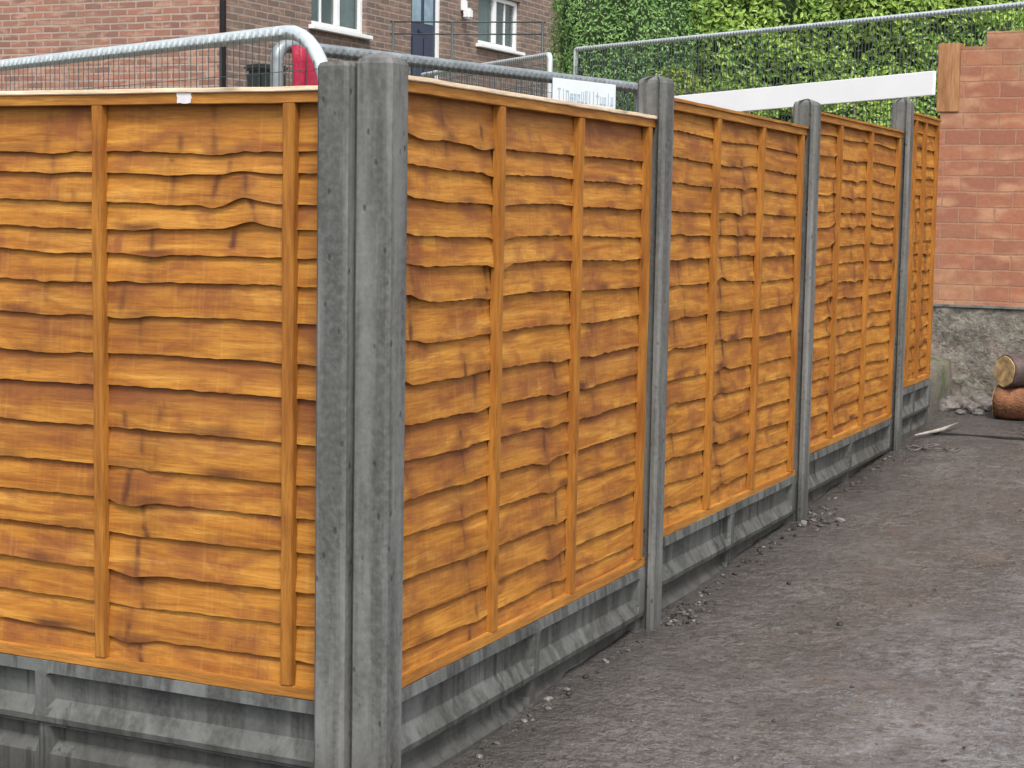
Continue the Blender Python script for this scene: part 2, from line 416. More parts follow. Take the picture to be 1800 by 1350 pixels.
# ------------------------------------------------------------------ waney-lap panels
def panel(label, L, H, fr, batt, knots, tones, seed, loc, rz, tilt=0, cap_pale=True, sticker=None, wave=1.0, railh=.040):
    """local x along the run, y = outward negative (front at y=0 facing -y), z up from the panel bottom"""
    rnd = random.Random(seed)
    root = thing('lap_fence', label, 'fence panel', loc, rz, 'orange waney-lap timber fence panels')
    n = len(fr)
    ph = [rnd.uniform(0, 6.28) for _ in range(8)]
    kb = [[rnd.uniform(-1, 1)*k[3] for _ in range(n+2)] for k in knots]
    kj = [[rnd.gauss(0, .034) for _ in range(n+2)] for k in knots]
    kjz = [[rnd.uniform(-.4, .4) for _ in range(n+2)] for k in knots]
    kd = [rnd.choice((-1, 1)) for k in knots]
    A = [rnd.uniform(.1, 1.0)**1.5*wave for _ in range(n+2)]
    tl = [rnd.uniform(-.006, .006) for _ in range(n+2)]
    top = H-railh*.6
    def edge(i, u):   # lower edge of slat i (i=-1 is the top)
        if i < 0: return top
        base = H-fr[i]*H
        if i == n-1: return .012
        s = .0028*A[i]*(math.sin(u*3.1+ph[0])+.9*math.sin(u*7.3+ph[1])+.5*math.sin(u*13.7+ph[2]))
        s += .0024*wave*(math.sin(u*5.2+ph[3]+i*.55)+.5*noise.noise((u*9, i*3.3, seed)))
        s += .0030*noise.noise((u*30, i*5.1, seed+3))
        s += tl[i]*(u/L-.5)*2
        for k, (uk, w0, w1, st) in enumerate(knots):
            f = 1-base/H
            if w0-.04 <= f <= w1+.04:
                d = (u-uk-kj[k][i])/.055
                s += (.016*kd[k]*st*(.55+.45*kb[k][i]))*math.exp(-d*d)
        return base+s
    NU = max(60, int(L/.0075)); rows = (0, .15, .30, .45, .60, .74, .87, 1.0)
    V = []; F = []; WC = []; ST = []; TN = []
    for i in range(n):
        off = rnd.uniform(0, 50)
        thick = rnd.uniform(.009, .013); b0 = len(V)
        cup = rnd.uniform(-.002, .003)
        cols = NU+1
        tone = tones.get(i, 0)
        rt_ = rnd.uniform(0, .3)**1.4
        for q in range(len(rows)+2):
            for j in range(cols):
                u = L*j/NU
                zt = min(edge(i-1, u)+.012, top) if i else top
                zb = edge(i, u)
                if q < len(rows):
                    r = rows[q]; z = zt+(zb-zt)*r
                    y = -.029 + (.0085+thick*.4)*r
                    y += .0022*noise.noise((u*6, z*9, seed)) + cup*math.sin(r*3.14)
                elif q == len(rows): z = zb+.0006; r = 1; y = -.029+(.0085+thick*.4)-thick
                else: z = zt; r = 0; y = -.030-thick
                bul = 0; st = 0
                f = 1-z/H
                for k, (uk, w0, w1, s_k) in enumerate(knots):
                    if w0-.03 <= f <= w1+.03:
                        du = u-uk-kj[k][i]-.07*kjz[k][i]*(r-.5)
                        w1_ = .010+.010*abs(noise.noise((z*9, i*3.0, k)))
                        e = math.exp(-(du/w1_)**2)*max(0, .25+1.5*noise.noise((i*2.3, z*16, k*5.0))+.4)
                        rk = .15+.7*((i*0.618+k*.37) % 1.0)          # a knot on this slat
                        zz = (r-rk)*.085
                        kn = math.exp(-((u-uk-kj[k][i])**2+zz*zz)/(.010**2))*1.2
                        halo = math.exp(-(du/.045)**2)*.30
                        st = max(st, min(1.0, s_k*max(e*.9, kn, halo)))
                        d2 = (u-uk-kj[k][i])/.06; bul += .005*s_k*math.exp(-d2*d2)*kb[k][i]
                if q < len(rows): y += bul
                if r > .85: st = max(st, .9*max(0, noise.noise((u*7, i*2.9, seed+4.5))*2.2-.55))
                V.append((u, -y-.0, z)); WC.append((u+off, z, float(i)*1.7+seed)); ST.append(min(1, st))
                tt = 0
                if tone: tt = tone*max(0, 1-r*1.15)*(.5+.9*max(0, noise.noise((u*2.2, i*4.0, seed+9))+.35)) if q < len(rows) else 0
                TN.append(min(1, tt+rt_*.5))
        for q in range(len(rows)+1):
            for j in range(NU):
                a = b0+q*cols+j
                F.append((a, a+cols, a+cols+1, a+1))
        # back face
        a0 = b0; l0 = b0+(len(rows)+1)*cols; lq = b0+len(rows)*cols
        for j in range(NU): F.append((l0+j, a0+j, a0+j+1, l0+j+1))
    # y stored outward positive -> make front face -y
    V = [(x, (-y) if False else y, z) for x, y, z in V]
    me = bpy.data.meshes.new('slats'); me.from_pydata([(x, y, z) for x, y, z in V], [], F)
    a = me.attributes.new('wc', 'FLOAT_VECTOR', 'POINT'); a.data.foreach_set('vector', [c for v in WC for c in v])
    a = me.attributes.new('stain', 'FLOAT', 'POINT'); a.data.foreach_set('value', ST)
    a = me.attributes.new('tone', 'FLOAT', 'POINT'); a.data.foreach_set('value', TN)
    bm = bmesh.new(); bm.from_mesh(me); bmesh.ops.recalc_face_normals(bm, faces=bm.faces); bm.to_mesh(me); bm.free()
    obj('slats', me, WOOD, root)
    # rails, battens
    def wobble(bm, amp=.0015):
        bmesh.ops.subdivide_edges(bm, edges=[e for e in bm.edges if e.calc_length() > .3], cuts=18, use_grid_fill=True)
        for v in bm.verts:
            v.co.y += amp*noise.noise((v.co.x*5, v.co.z*5, seed)); v.co.z += amp*1.2*noise.noise((v.co.x*7+5, v.co.y, seed)) ; v.co.x += amp*noise.noise((v.co.z*4, seed, 2))*(1 if v.co.z > .1 else .5)
        return bm
    bm = box(bmesh.new(), .0, L, -.001, .020, H-railh, H-.012, bev=.0015); obj('top_rail', wobble(bm, .002), RAILW, root)
    bm = box(bmesh.new(), -.0, L, -.008, .056, H-.012, H, bev=.002); obj('capping_strip', wobble(bm, .002), CAPW if cap_pale else RAILW, root)
    bm = box(bmesh.new(), .0, L, 0, .022, 0, .030, bev=.002); obj('bottom_rail', wobble(bm), RAILW, root)
    bm = box(bmesh.new(), .0, L, .040, .058, H-railh, H-.0125, bev=.0015); obj('rear_rail', wobble(bm), RAILW, root)
    for bi, ub in enumerate(batt):
        wv = .017
        bm = box(bmesh.new(), ub-wv, ub+wv, .0-.002, .024, .030, H-railh, bev=.002)
        obj('batten', wobble(bm, .003), BATW, root)
        bm = box(bmesh.new(), ub-wv, ub+wv, .040, .057, .02, H-railh, bev=.002)
        obj('rear_batten', wobble(bm), BATW, root)
    if sticker:
        u, z = sticker
        bm = bmesh.new(); box(bm, u-.022, u+.022, -.0035, -.0015, z-.012, z+.014)
        bmesh.ops.subdivide_edges(bm, edges=bm.edges, cuts=3, use_grid_fill=True)
        for v in bm.verts: v.co.x += .004*noise.noise((v.co.z*90, v.co.x*50, 1)); v.co.z += .004*noise.noise((v.co.x*80, 5, v.co.z*30))
        obj('label_remnant', bm, STICKER, root)
    if tilt:
        root.rotation_euler = (0, 0, rz)
        root.matrix_world = Matrix.Translation(loc) @ Matrix.Rotation(rz, 4, 'Z') @ Matrix.Rotation(-tilt, 4, 'Y')
    return root

def fr_from(ys, y0, y1): return [(y-y0)/(y1-y0) for y in ys]+[1.0]
frL = fr_from((263, 300, 350, 397, 440, 493, 553, 622, 680, 754, 826, 886, 947, 1014, 1077, 1134), 155, 1200)
frA = fr_from((263, 306, 355, 410, 455, 510, 571, 634, 694, 751, 811, 869, 935, 995, 1045), 170, 1096)
def rfr(n, seed):
    r = random.Random(seed); w_ = [1.15]+[r.uniform(.8, 1.2) for _ in range(n-1)]; t = sum(w_); o = []; a = 0
    for q in w_: a += q/t; o.append(a)
    o[-1] = 1.0
    return o
# left run: local x must run so that the front (-y local) faces world -Y -> no rotation, origin at far left end
Lw = 1.87
XL0 = -.126-Lw
def U(x): return x-XL0
panel('orange lap panel left of the corner posts, white label scrap on its rail', Lw, 1.543, frL,
      [U(-.275), U(-.862), U(-1.449)], [(U(-.74), .26, .40, .8), (U(-.755), .58, .98, 1.0), (U(-.68), .56, .66, .5), (U(-.49), .03, .16, .8), (U(-.42), .17, .23, 1.1), (U(-.62), .10, .17, .7), (U(-1.02), .02, .12, .5), (U(-.95), .2, .3, .5), (U(-1.06), .28, .46, .4)],
      {0: .5, 1: .35, 4: .35, 7: .7, 8: 1.0, 9: 1.3, 10: .8, 6: .4}, 21, (XL0, -.037, .276), 0, sticker=(U(-.585), 1.543-.026), wave=1.0)
# right run: front faces +X. local -y -> world +X  : rotation +90 deg about z maps local x -> +Y, local -y -> +X
W = 1.86
panel('orange lap panel right of the corner posts, largest of the right-hand run', W, 1.543, frA,
      [.645, 1.215, 1.812], [(.10, .10, .62, .9), (.14, .3, .42, 1.1), (.64, .10, .36, 1.2), (.49, .5, .97, .9), (1.08, .52, .96, .9), (1.40, .42, .62, .6), (1.64, .18, .3, .4), (.33, .02, .1, .7)],
      {0: .9, 1: .4, 8: .5, 9: .7, 10: .9, 11: .7, 13: .4}, 22, (0, -.018, .307), math.pi/2, wave=1.15)
panel('orange lap panel second from the corner on the right, strongly wavy boards in its middle', W, 1.547, rfr(16, 4),
      [.63, 1.21, 1.80], [(.78, .30, .98, 1.3), (1.0, .14, .36, 1.2), (1.33, .32, .50, .7), (.30, .3, .6, .7), (.2, .72, .95, .6)],
      {2: .4, 9: .3, 5: .3}, 23, (0, 1.900, .376), math.pi/2, tilt=-.006, cap_pale=False, wave=1.5)
panel('orange lap panel third from the corner, with red-stained top rail', W, 1.551, rfr(18, 6),
      [.55, 1.17, 1.82], [(.52, .12, .62, 1.2), (.9, .15, .5, .8), (1.3, .2, .5, .6), (.75, .5, .95, .7)],
      {0: .5, 1: .2, 7: .3}, 24, (0, 3.830, .438), math.pi/2, tilt=-.002, cap_pale=False, wave=1.2)
panel('farthest orange lap panel, short and running up to the brick wall', .93, 1.53, rfr(18, 8),
      [.28, .55, .90], [(.20, .35, .9, .8), (.42, .35, .98, 1.2), (.72, .3, .98, 1.1)],
      {0: .4, 4: .3, 11: .3}, 25, (0, 5.765, .571), math.pi/2, cap_pale=False, wave=1.2)

# ------------------------------------------------------------------ gravel boards
def gravel_board(label, L, H, loc, rz, seed, low=False):
    a1, a2, a3, a4 = (.085, .120, .010, .006) if low else (.016, .062, .040, .032)
    us = [0, .055, .066, L/2-.030, L/2-.018, L/2+.018, L/2+.030, L-.066, L-.055, L]
    wsx = [0, a1, a2, H-a3, H-a4, H]
    # refine
    def ref(a, st):
        o = []
        for p, q in zip(a, a[1:]):
            k = max(1, int((q-p)/st)); o += [p+(q-p)*i/k for i in range(k)]
        return o+[a[-1]]
    uu = ref(us, .04); ww = ref(wsx, .02)
    def dep(u, w_):
        def pl(v, pts):
            for (a, da), (b_, db) in zip(pts, pts[1:]):
                if v <= b_: return da+(db-da)*(v-a)/(b_-a) if b_ > a else db
            return pts[-1][1]
        du = pl(u, [(0, 0), (.055, 0), (.066, 1), (L/2-.030, 1), (L/2-.018, 0), (L/2+.018, 0), (L/2+.030, 1), (L-.066, 1), (L-.055, 0), (L, 0)])
        dw = pl(w_, [(0, 0), (a1, 0), (a2, 1), (H-a3, 1), (H-a4, 0), (H, 0)])
        return min(du, dw)
    bm = bmesh.new(); grid = []
    for w_ in ww:
        row = []
        for u in uu:
            y = -.006+.028*dep(u, w_)+.0012*noise.noise((u*7, w_*20, seed))
            if w_ in (0, H): y += .003
            row.append(bm.verts.new((u, y, w_+.0015*noise.noise((u*4, seed, w_)))))
        grid.append(row)
    for a, b_ in zip(grid, grid[1:]):
        for j in range(len(uu)-1): bm.faces.new((a[j], a[j+1], b_[j+1], b_[j]))
    back = [[bm.verts.new((v.co.x, .048, v.co.z)) for v in (grid[0][0], grid[0][-1])], [bm.verts.new((v.co.x, .048, v.co.z)) for v in (grid[-1][0], grid[-1][-1])]]
    bm.faces.new([back[1][0]]+grid[-1]+[back[1][1]])
    bm.faces.new([back[0][1]]+grid[0][::-1]+[back[0][0]])
    bm.faces.new((back[0][0], back[1][0], back[1][1], back[0][1]))
    bm.faces.new([back[0][0]]+[r[0] for r in grid]+[back[1][0]]); bm.faces.new([back[0][1], back[1][1]]+[r[-1] for r in grid][::-1])
    bmesh.ops.recalc_face_normals(bm, faces=bm.faces)
    o = obj('gravel_board', bm, CONCB); o.location = loc; o.rotation_euler = (0, 0, rz)
    return tag(o, label, 'gravel board', 'recessed concrete gravel boards under the panels')
BH = .172
q = math.pi/2
nm = [('directly under the panel left of the corner posts', 'bottom board under the panel left of the corner posts'),
      ('directly under the panel right of the corner posts, streaked with dark drips', 'bottom board under the first right-hand panel, sinking into the wet ground'),
      ('directly under the second right-hand panel', 'bottom board under the second right-hand panel, half hidden by mud'),
      ('directly under the third right-hand panel', 'bottom board under the third right-hand panel, mostly buried'),
      ('under the last panel beside the brick wall', 'bottom board under the last panel beside the brick wall, mostly buried')]
runs = [((XL0, -.037, .276), 0), ((0, -.010, .307), q), ((0, 1.905, .376), q), ((0, 3.835, .436), q), ((0, 5.768, .569), q)]
for k, (l_, rz) in enumerate(runs):
    gravel_board('concrete gravel board '+nm[k][0], 1.87 if k == 0 else (.93 if k == 4 else 1.85), BH, (l_[0], l_[1], l_[2]-.001-BH), rz, k)
    gravel_board('concrete '+nm[k][1], 1.87 if k == 0 else (.93 if k == 4 else 1.85), BH, (l_[0]-(.013 if k else 0), l_[1]+(0 if k else .013), l_[2]-.001-2*BH-.005), rz, k+9, True)

# ------------------------------------------------------------------ temporary mesh fence panels
def heras(label, a, b_, ztop, rad, corner, base_z, pitch=.034, side=-1, wr=.0020, ribs=False, brace=False, m=None):
    m = m or GALV
    a = Vector(a); b_ = Vector(b_); L = (b_-a).length; rz = math.atan2(b_.y-a.y, b_.x-a.x)
    root = thing('mesh_fence_panel', label, 'mesh fence', (a.x, a.y, base_z), rz, 'galvanised temporary mesh fence panels')
    H = ztop-base_z
    pts = [(0, 0, -.05), (0, 0, H-corner)]
    K = 8
    for i in range(1, K+1):
        t = i/K*math.pi/2; pts.append((corner*(1-math.cos(t)), 0, H-corner+corner*math.sin(t)))
    for i in range(K+1):
        t = i/K*math.pi/2; pts.append((L-corner+corner*math.sin(t), 0, H-corner+corner*math.cos(t)))
    pts.append((L, 0, -.05))
    fb = tube(bmesh.new(), pts, rad, 14)
    if ribs:
        n = int((L-.02)/pitch)
        for i in range(1, n+1):
            x = i*L/(n+1)
            if corner < x < L-corner: box(fb, x-.008, x+.008, side*rad-.004, side*rad+.004, H-rad*.55, H+rad*.45, bev=.003)
    obj('tube_frame', fb, m, root)
    obj('bottom_tube', tube(bmesh.new(), [(0, 0, .12), (L, 0, .12)], rad*.8, 8), GALV, root)
    bm = bmesh.new()
    n = int((L-.02)/pitch)
    for i in range(1, n+1):
        x = i*L/(n+1); zt = H+rad*.3
        if x < corner: zt = H-corner+math.sqrt(max(0, corner**2-(corner-x)**2))
        if x > L-corner: zt = H-corner+math.sqrt(max(0, corner**2-(x-L+corner)**2))
        y = side*(rad+wr)
        box(bm, x-wr, x+wr, y-wr, y+wr, .10, zt)
    z = .25
    while z < H-.02:
        y = side*(rad+3*wr); box(bm, 0, L, y-wr, y+wr, z-wr, z+wr); z += .15
    obj('wire_mesh', bm, WIRE, root)
    if brace: obj('brace', tube(bmesh.new(), [(.02, 0, H-.25), (.12, .03, H-.13)], .008, 6), DARKM, root)
    return root
heras('nearest mesh fence panel, its ribbed top tube bending down just left of the corner posts', (-3.60, 1.815), (-.433, .412), 2.012, .0205, .20, .0, .034, side=-1, wr=.0009, ribs=True)
heras('mesh fence panel running away behind the right-hand fence, carrying the white sign', (-.815, .758), (-.372, 2.672), 2.006, .0205, .045, .05, .030, side=-1, wr=.0009, ribs=True, m=GALVD)
heras('distant short mesh fence panel crossing below the house window', (-5.129, 9.888), (-3.229, 8.326), 2.69, .021, .03, .72, .034)
heras('long mesh fence panel in front of the hedge, rising to the right', (-4.237, 11.217), (1.3, 8.265), 3.013, .020, .02, .95, .034, brace=True)

# sign on the second mesh panel
def quad_plate(name, p0, p1, z0l, z1l, z0r, z1r, th, m):
    p0 = Vector(p0); p1 = Vector(p1); d = (p1-p0).normalized(); n = Vector((d.y, -d.x, 0)) if len(d) == 3 else Vector((d.y, -d.x))
    bm = bmesh.new(); vv = []
    for s in (0, th):
        for (p, z) in ((p0, z0l), (p1, z0r), (p1, z1r), (p0, z1l)):
            vv.append(bm.verts.new((p.x+n.x*s, p.y+n.y*s, z)))
    bm.faces.new(vv[:4]); bm.faces.new(vv[4:][::-1])
    for i in range(4): bm.faces.new((vv[i], vv[i+4], vv[(i+1) % 4+4], vv[(i+1) % 4]))
    bmesh.ops.recalc_face_normals(bm, faces=bm.faces)
    return bm, n
sg = thing('sign', 'white sign with blurred blue-grey lettering hung on the mesh fence, above the first right-hand panel', 'sign', (-.484, 2.072, 1.852), math.atan2(1.894, .438))
Ls = .40
bm = box(bmesh.new(), 0, Ls, -.004, .0, -.06, .152, bev=.0015); obj('sign_board', bm, SIGNW, sg)
bm = bmesh.new(); r = random.Random(5)
u = .028
k = 0
while u < Ls-.03:     # worn lettering: rows of letter-like strokes, too blurred in the photo to read
    wl = r.uniform(.014, .020); hh = .046 if k in (0, 7) else r.choice((.030, .033, .040))
    z0 = .072
    st = .0048
    kind = r.choice('nulotei') if k else 'T'
    if kind == 'T': box(bm, u, u+wl, -.0055, -.0041, z0+hh-st, z0+hh); box(bm, u+wl/2-st/2, u+wl/2+st/2, -.0056, -.0042, z0, z0+hh)
    elif kind in 'nu':
        box(bm, u, u+st, -.0055, -.0041, z0, z0+hh); box(bm, u+wl-st, u+wl, -.0055, -.0041, z0, z0+hh)
        zz = z0+hh-st if kind == 'n' else z0; box(bm, u, u+wl, -.0056, -.0042, zz, zz+st)
    elif kind in 'oe':
        box(bm, u, u+st, -.0055, -.0041, z0, z0+hh); box(bm, u, u+wl, -.0056, -.0042, z0, z0+st); box(bm, u, u+wl, -.0056, -.0042, z0+hh-st, z0+hh); box(bm, u+wl-st, u+wl, -.0055, -.0041, z0, z0+hh)
        if kind == 'e': box(bm, u, u+wl, -.0057, -.0043, z0+hh/2-st/2, z0+hh/2+st/2)
    elif kind in 'li': box(bm, u+wl/2-st/2, u+wl/2+st/2, -.0055, -.0041, z0, z0+.045)
    elif kind == 't': box(bm, u+wl/2-st/2, u+wl/2+st/2, -.0055, -.0041, z0, z0+.045); box(bm, u, u+wl, -.0056, -.0042, z0+.028, z0+.028+st)
    u += wl+.007; k += 1
obj('lettering', bm, INK, sg)

# red sheet tied to the mesh
bm = bmesh.new(); NX, NZ = 16, 26; gr = []
for j in range(NZ+1):
    row = []
    for i in range(NX+1):
        u = i/NX; v = j/NZ
        row.append(bm.verts.new((u*.145, .010*math.sin(u*15)+.006*noise.noise((u*5, v*5, 2)), -1.0*v+.006*math.sin(u*12))))
    gr.append(row)
for a, b2 in zip(gr, gr[1:]):
    for i in range(NX): f = bm.faces.new((a[i], a[i+1], b2[i+1], b2[i])); f.smooth = True
bmesh.ops.solidify(bm, geom=list(bm.faces), thickness=.004)
o = obj('plastic_sheet', bm, RED); o.location = (-.777, .780, 2.004); o.rotation_euler = (0, 0, math.atan2(1.894, .438))
tag(o, 'bright pinkish-red plastic sheet hanging on the mesh fence just left of the corner posts', 'sheet')

# white board fixed along the far mesh panel
bm, n_ = quad_plate('x', (-3.10, 10.50, 0), (-.52, 9.123, 0), 2.335, 2.515, 2.41, 2.585, .03, WBOARD)
bmesh.ops.bevel(bm, geom=list(bm.edges), offset=.004, segments=2, affect='EDGES')
o = obj('barrier_board', bm, WBOARD)
tag(o, 'long white board fixed across the mesh fence, in front of the hedge', 'board')

# ------------------------------------------------------------------ house
house = thing('brick_house', 'two-tone brick house with white windows and navy door, standing high behind the left fence', 'house', (-8.3, 11.585, 0))
def hp(bm): # shift to the house's frame
    for v in bm.verts: v.co -= Vector((-8.3, 11.585, 0))
    return bm
def wall_with_holes(plane, a0, a1, z0, z1, holes, th, mi=0):
    """plane 'x': wall in plane x=-8.3, a along Y; returns bm with reveals"""
    bm = bmesh.new()
    As = sorted({a0, a1, *[h[0] for h in holes], *[h[1] for h in holes]}); Zs = sorted({z0, z1, *[h[2] for h in holes], *[h[3] for h in holes]})
    P = lambda a, z, d: (-8.3-d, a, z)
    for p, q_ in zip(As, As[1:]):
        for r_, s in zip(Zs, Zs[1:]):
            m = ((p+q_)/2, (r_+s)/2)
            if any(h[0] < m[0] < h[1] and h[2] < m[1] < h[3] for h in holes): continue
            bm.faces.new([bm.verts.new(P(*c)) for c in ((p, r_, 0), (q_, r_, 0), (q_, s, 0), (p, s, 0))])
    for h in holes:
        for c in (((h[0], h[2]), (h[1], h[2])), ((h[1], h[2]), (h[1], h[3])), ((h[1], h[3]), (h[0], h[3])), ((h[0], h[3]), (h[0], h[2]))):
            bm.faces.new([bm.verts.new(P(*v)) for v in ((*c[0], 0), (*c[1], 0), (*c[1], th), (*c[0], th))])
    bmesh.ops.remove_doubles(bm, verts=bm.verts, dist=.0001)
    return bm
W1 = (13.24, 14.47, 3.56, 4.75); D1 = (15.60, 16.45, 3.02, 4.98); W2 = (17.50, 18.86, 3.70, 4.40)
W2 = (17.50, 18.84, 3.75, 4.44)
bm = wall_with_holes('x', 11.585, 27.0, 2.0, 8.0, [W1, D1, W2], .14)
o = obj('side_wall', hp(bm), HBRICK2, house)
bm = bmesh.new()
box(bm, -20.0, -8.302, 11.583, 11.70, 2.0, 8.0); obj('front_wall', hp(bm), HBRICK, house)
bm = bmesh.new(); 
vv = [bm.verts.new(c) for c in ((-7.9, 11.1, 7.9), (-7.9, 27.4, 7.9), (-14, 27.4, 11), (-14, 11.1, 11), (-20.4, 11.1, 7.9), (-20.4, 27.4, 7.9))]
bm.faces.new((vv[0], vv[1], vv[2], vv[3])); bm.faces.new((vv[3], vv[2], vv[5], vv[4])); bmesh.ops.solidify(bm, geom=list(bm.faces), thickness=.12)
obj('roof', hp(bm), SLATE, house)
bm = bmesh.new(); box(bm, -20, -8.5, 26.9, 27.0, 2, 8); obj('rear_wall', hp(bm), HBRICK, house)
# drainpipe at the corner
bm = tube(bmesh.new(), [(-8.33, 11.545, 2.3), (-8.33, 11.545, 7.9)], .034, 12)
for z in (4.6,): tube(bm, [(-8.33, 11.545, z), (-8.33, 11.545, z+.06)], .045, 12)
obj('drainpipe', hp(bm), PIPE, house)
def xbox(bm, y0, y1, z0, z1, d0, d1, bev=.004): return box(bm, -8.3-d1, -8.3-d0, y0, y1, z0, z1, bev=bev)
def window(w_, mull, bars, label=None, sash=.05):
    y0, y1, z0, z1 = w_
    fr = obj('window', hp(xbox(bmesh.new(), y0+.002, y1-.002, z0-.002, z0+.055, .045, .11)), WHITE, house)
    bm = bmesh.new()
    xbox(bm, y0+.002, y0+.062, z0+.055, z1-.002, .047, .11); xbox(bm, y1-.062, y1-.002, z0+.055, z1-.002, .047, .11); xbox(bm, y0+.062, y1-.062, z1-.06, z1-.002, .048, .11)
    for m_ in mull: xbox(bm, m_-.04, m_+.04, z0+.055, z1-.06, .044, .112)
    for b2 in bars: xbox(bm, b2-.014, b2+.014, z0+.055, z1-.06, .066, .10, .002)
    obj('frame', hp(bm), WHITE, fr)
    obj('glass', hp(xbox(bmesh.new(), y0+.03, y1-.03, z0+.03, z1-.03, .082, .088, 0)), GLASS, fr)
    bm = bmesh.new(); cs = sorted([y0+.06, y1-.06]+list(mull))
    obj('sill', hp(xbox(bmesh.new(), y0-.06, y1+.06, z0-.050, z0-.004, -.07, .10, .006)), WHITE, fr)
    return fr
f1 = window(W1, [13.90], [13.55])
f2 = window(W2, [18.12], [18.48])
def drape(w_, ya, yb, par):
    bm = bmesh.new(); n = 26; a = []; 
    for i in range(n+1):
        y = ya+(yb-ya)*i/n; x = -8.3-.16-.018*math.sin(i*1.7)
        a.append((bm.verts.new((x, y, w_[2])), bm.verts.new((x, y, w_[3]))))
    for p, q_ in zip(a, a[1:]): bm.faces.new((p[0], q_[0], q_[1], p[1]))
    obj('curtain', hp(bm), CURTAIN, par)
GLASS.node_tree.nodes['Principled BSDF'].inputs['Alpha'].default_value = .45
drape(W1, 13.98, 14.45, f1); drape(W2, 17.52, 18.10, f2)
bm = bmesh.new(); box(bm, -9.2, -9.15, 12.6, 19.6, 2.6, 5.4); obj('room_interior', hp(bm), DARKM, house)
# door
dr = obj('door', hp(xbox(bmesh.new(), 15.66, 16.39, 3.04, 4.93, .07, .115)), NAVY, house)
bm = bmesh.new(); xbox(bm, 15.602, 15.66, 3.02, 4.978, .04, .12); xbox(bm, 16.39, 16.448, 3.02, 4.978, .04, .12); xbox(bm, 15.66, 16.39, 4.93, 4.978, .04, .12)
obj('door_frame', hp(bm), [WHITE], dr)
bm = bmesh.new(); xbox(bm, 15.74, 15.98, 3.86, 4.75, .060, .0705); xbox(bm, 16.07, 16.31, 3.86, 4.75, .060, .0705); obj('door_pane', hp(bm), DOORG, dr)
bm = bmesh.new(); xbox(bm, 15.76, 15.98, 3.16, 3.68, .063, .0705, .006); xbox(bm, 16.07, 16.30, 3.16, 3.68, .063, .0705, .006); xbox(bm, 15.93, 16.13, 3.74, 3.775, .052, .0705, .004)
obj('moulding', hp(bm), NAVY, dr)
bm = bmesh.new(); box(bm, -8.3, -7.4, 15.4, 16.7, 2.4, 3.015, bev=.01); obj('doorstep', hp(bm), CONC, house)
# wall lamp
bm = bmesh.new(); box(bm, -8.3, -8.24, 16.96, 17.06, 4.12, 4.26, bev=.01); box(bm, -8.26, -8.16, 16.95, 17.07, 4.02, 4.15, bev=.02)
obj('wall_lamp', hp(bm), WHITE, house)

# handrail before the house
hr = thing('handrail', 'dark green metal handrail with two bars standing in front of the house', 'railing', (-5.8, 10.5, 0))
def rel(bm, o): 
    for v in bm.verts: v.co -= o.location
    return bm
ra, rb = Vector((-5.80, 10.52, 0)), Vector((-4.50, 11.12, 0))
for z in (3.235, 3.125): obj('rail', rel(tube(bmesh.new(), [ra+Vector((0, 0, z)), rb+Vector((0, 0, z+.02))], .007, 8), hr), DARKM, hr)
for t in (.02, .40, .98):
    p = ra.lerp(rb, t); obj('rail_post', rel(tube(bmesh.new(), [p+Vector((0, 0, 1.7)), p+Vector((0, 0, 3.235+.02*t))], .012, 8), hr), DARKM, hr)

# wheelie bin at the house corner
bx, by = -7.10, 10.46; bz = hbank(bx, by)
bn = thing('wheelie_bin', 'black wheelie bin standing against the house corner, behind the mesh fence', 'bin', (bx, by, bz), R(-24))
BHt = 2.86-bz
bm = bmesh.new(); box(bm, -.12, .12, -.16, .16, .06, BHt-.06)
for v in bm.verts:
    if v.co.z < .2: v.co.x *= .78; v.co.y *= .78
bmesh.ops.bevel(bm, geom=list(bm.edges), offset=.025, segments=2, affect='EDGES'); obj('body', bm, BIN, bn)
bm = bmesh.new(); box(bm, -.132, .132, -.18, .17, BHt-.06, BHt, bev=.02); obj('lid', bm, BIN, bn)
for s in (-1, 1): obj('wheel', tube(bmesh.new(), [(s*.09, .15, .1), (s*.12, .15, .1)], .1, 16), BIN, bn)

# ------------------------------------------------------------------ brick wall at the right
wl = thing('brick_wall', 'red brick wall with stepped top on a rough grey plinth at the end of the yard', 'wall', (0, 7.7, 0))
bm = bmesh.new()
oz = [(-.20, .95), (8.0, .95), (8.0, 2.71), (.073, 2.71), (.073, 2.618), (-.085, 2.618), (-.085, 2.20), (-.20, 2.20)]
fa = [bm.verts.new((x, 7.70, z)) for x, z in oz]; fb_ = [bm.verts.new((x, 7.92, z)) for x, z in oz]
bm.faces.new(fa); bm.faces.new(fb_[::-1])
for i in range(len(oz)): bm.faces.new((fa[i], fb_[i], fb_[(i+1) % len(oz)], fa[(i+1) % len(oz)]))
bmesh.ops.recalc_face_normals(bm, faces=bm.faces)
for v in bm.verts: v.co.y -= 7.7
obj('brickwork', bm, WBRICK, wl)
bm = bmesh.new()
box(bm, -.9, 8.0, -.03, .23, .15, .95)
bmesh.ops.subdivide_edges(bm, edges=[e for e in bm.edges if e.calc_length() > 2], cuts=260, use_grid_fill=True)
bmesh.ops.subdivide_edges(bm, edges=[e for e in bm.edges if e.calc_length() > .3], cuts=26, use_grid_fill=True)
for v in bm.verts:
    if v.co.y < 0: v.co.y -= .022*max(-.3, noise.noise((v.co.x*7, v.co.z*8, 1)))+.012*noise.noise((v.co.x*20, v.co.z*20, 2))
obj('plinth', bm, PLINTH, wl, smooth=True)
bm = box(bmesh.new(), -.27, 8.0, -.045, .0, .9515, .968, bev=.003); obj('ledge', bm, CONC, wl)

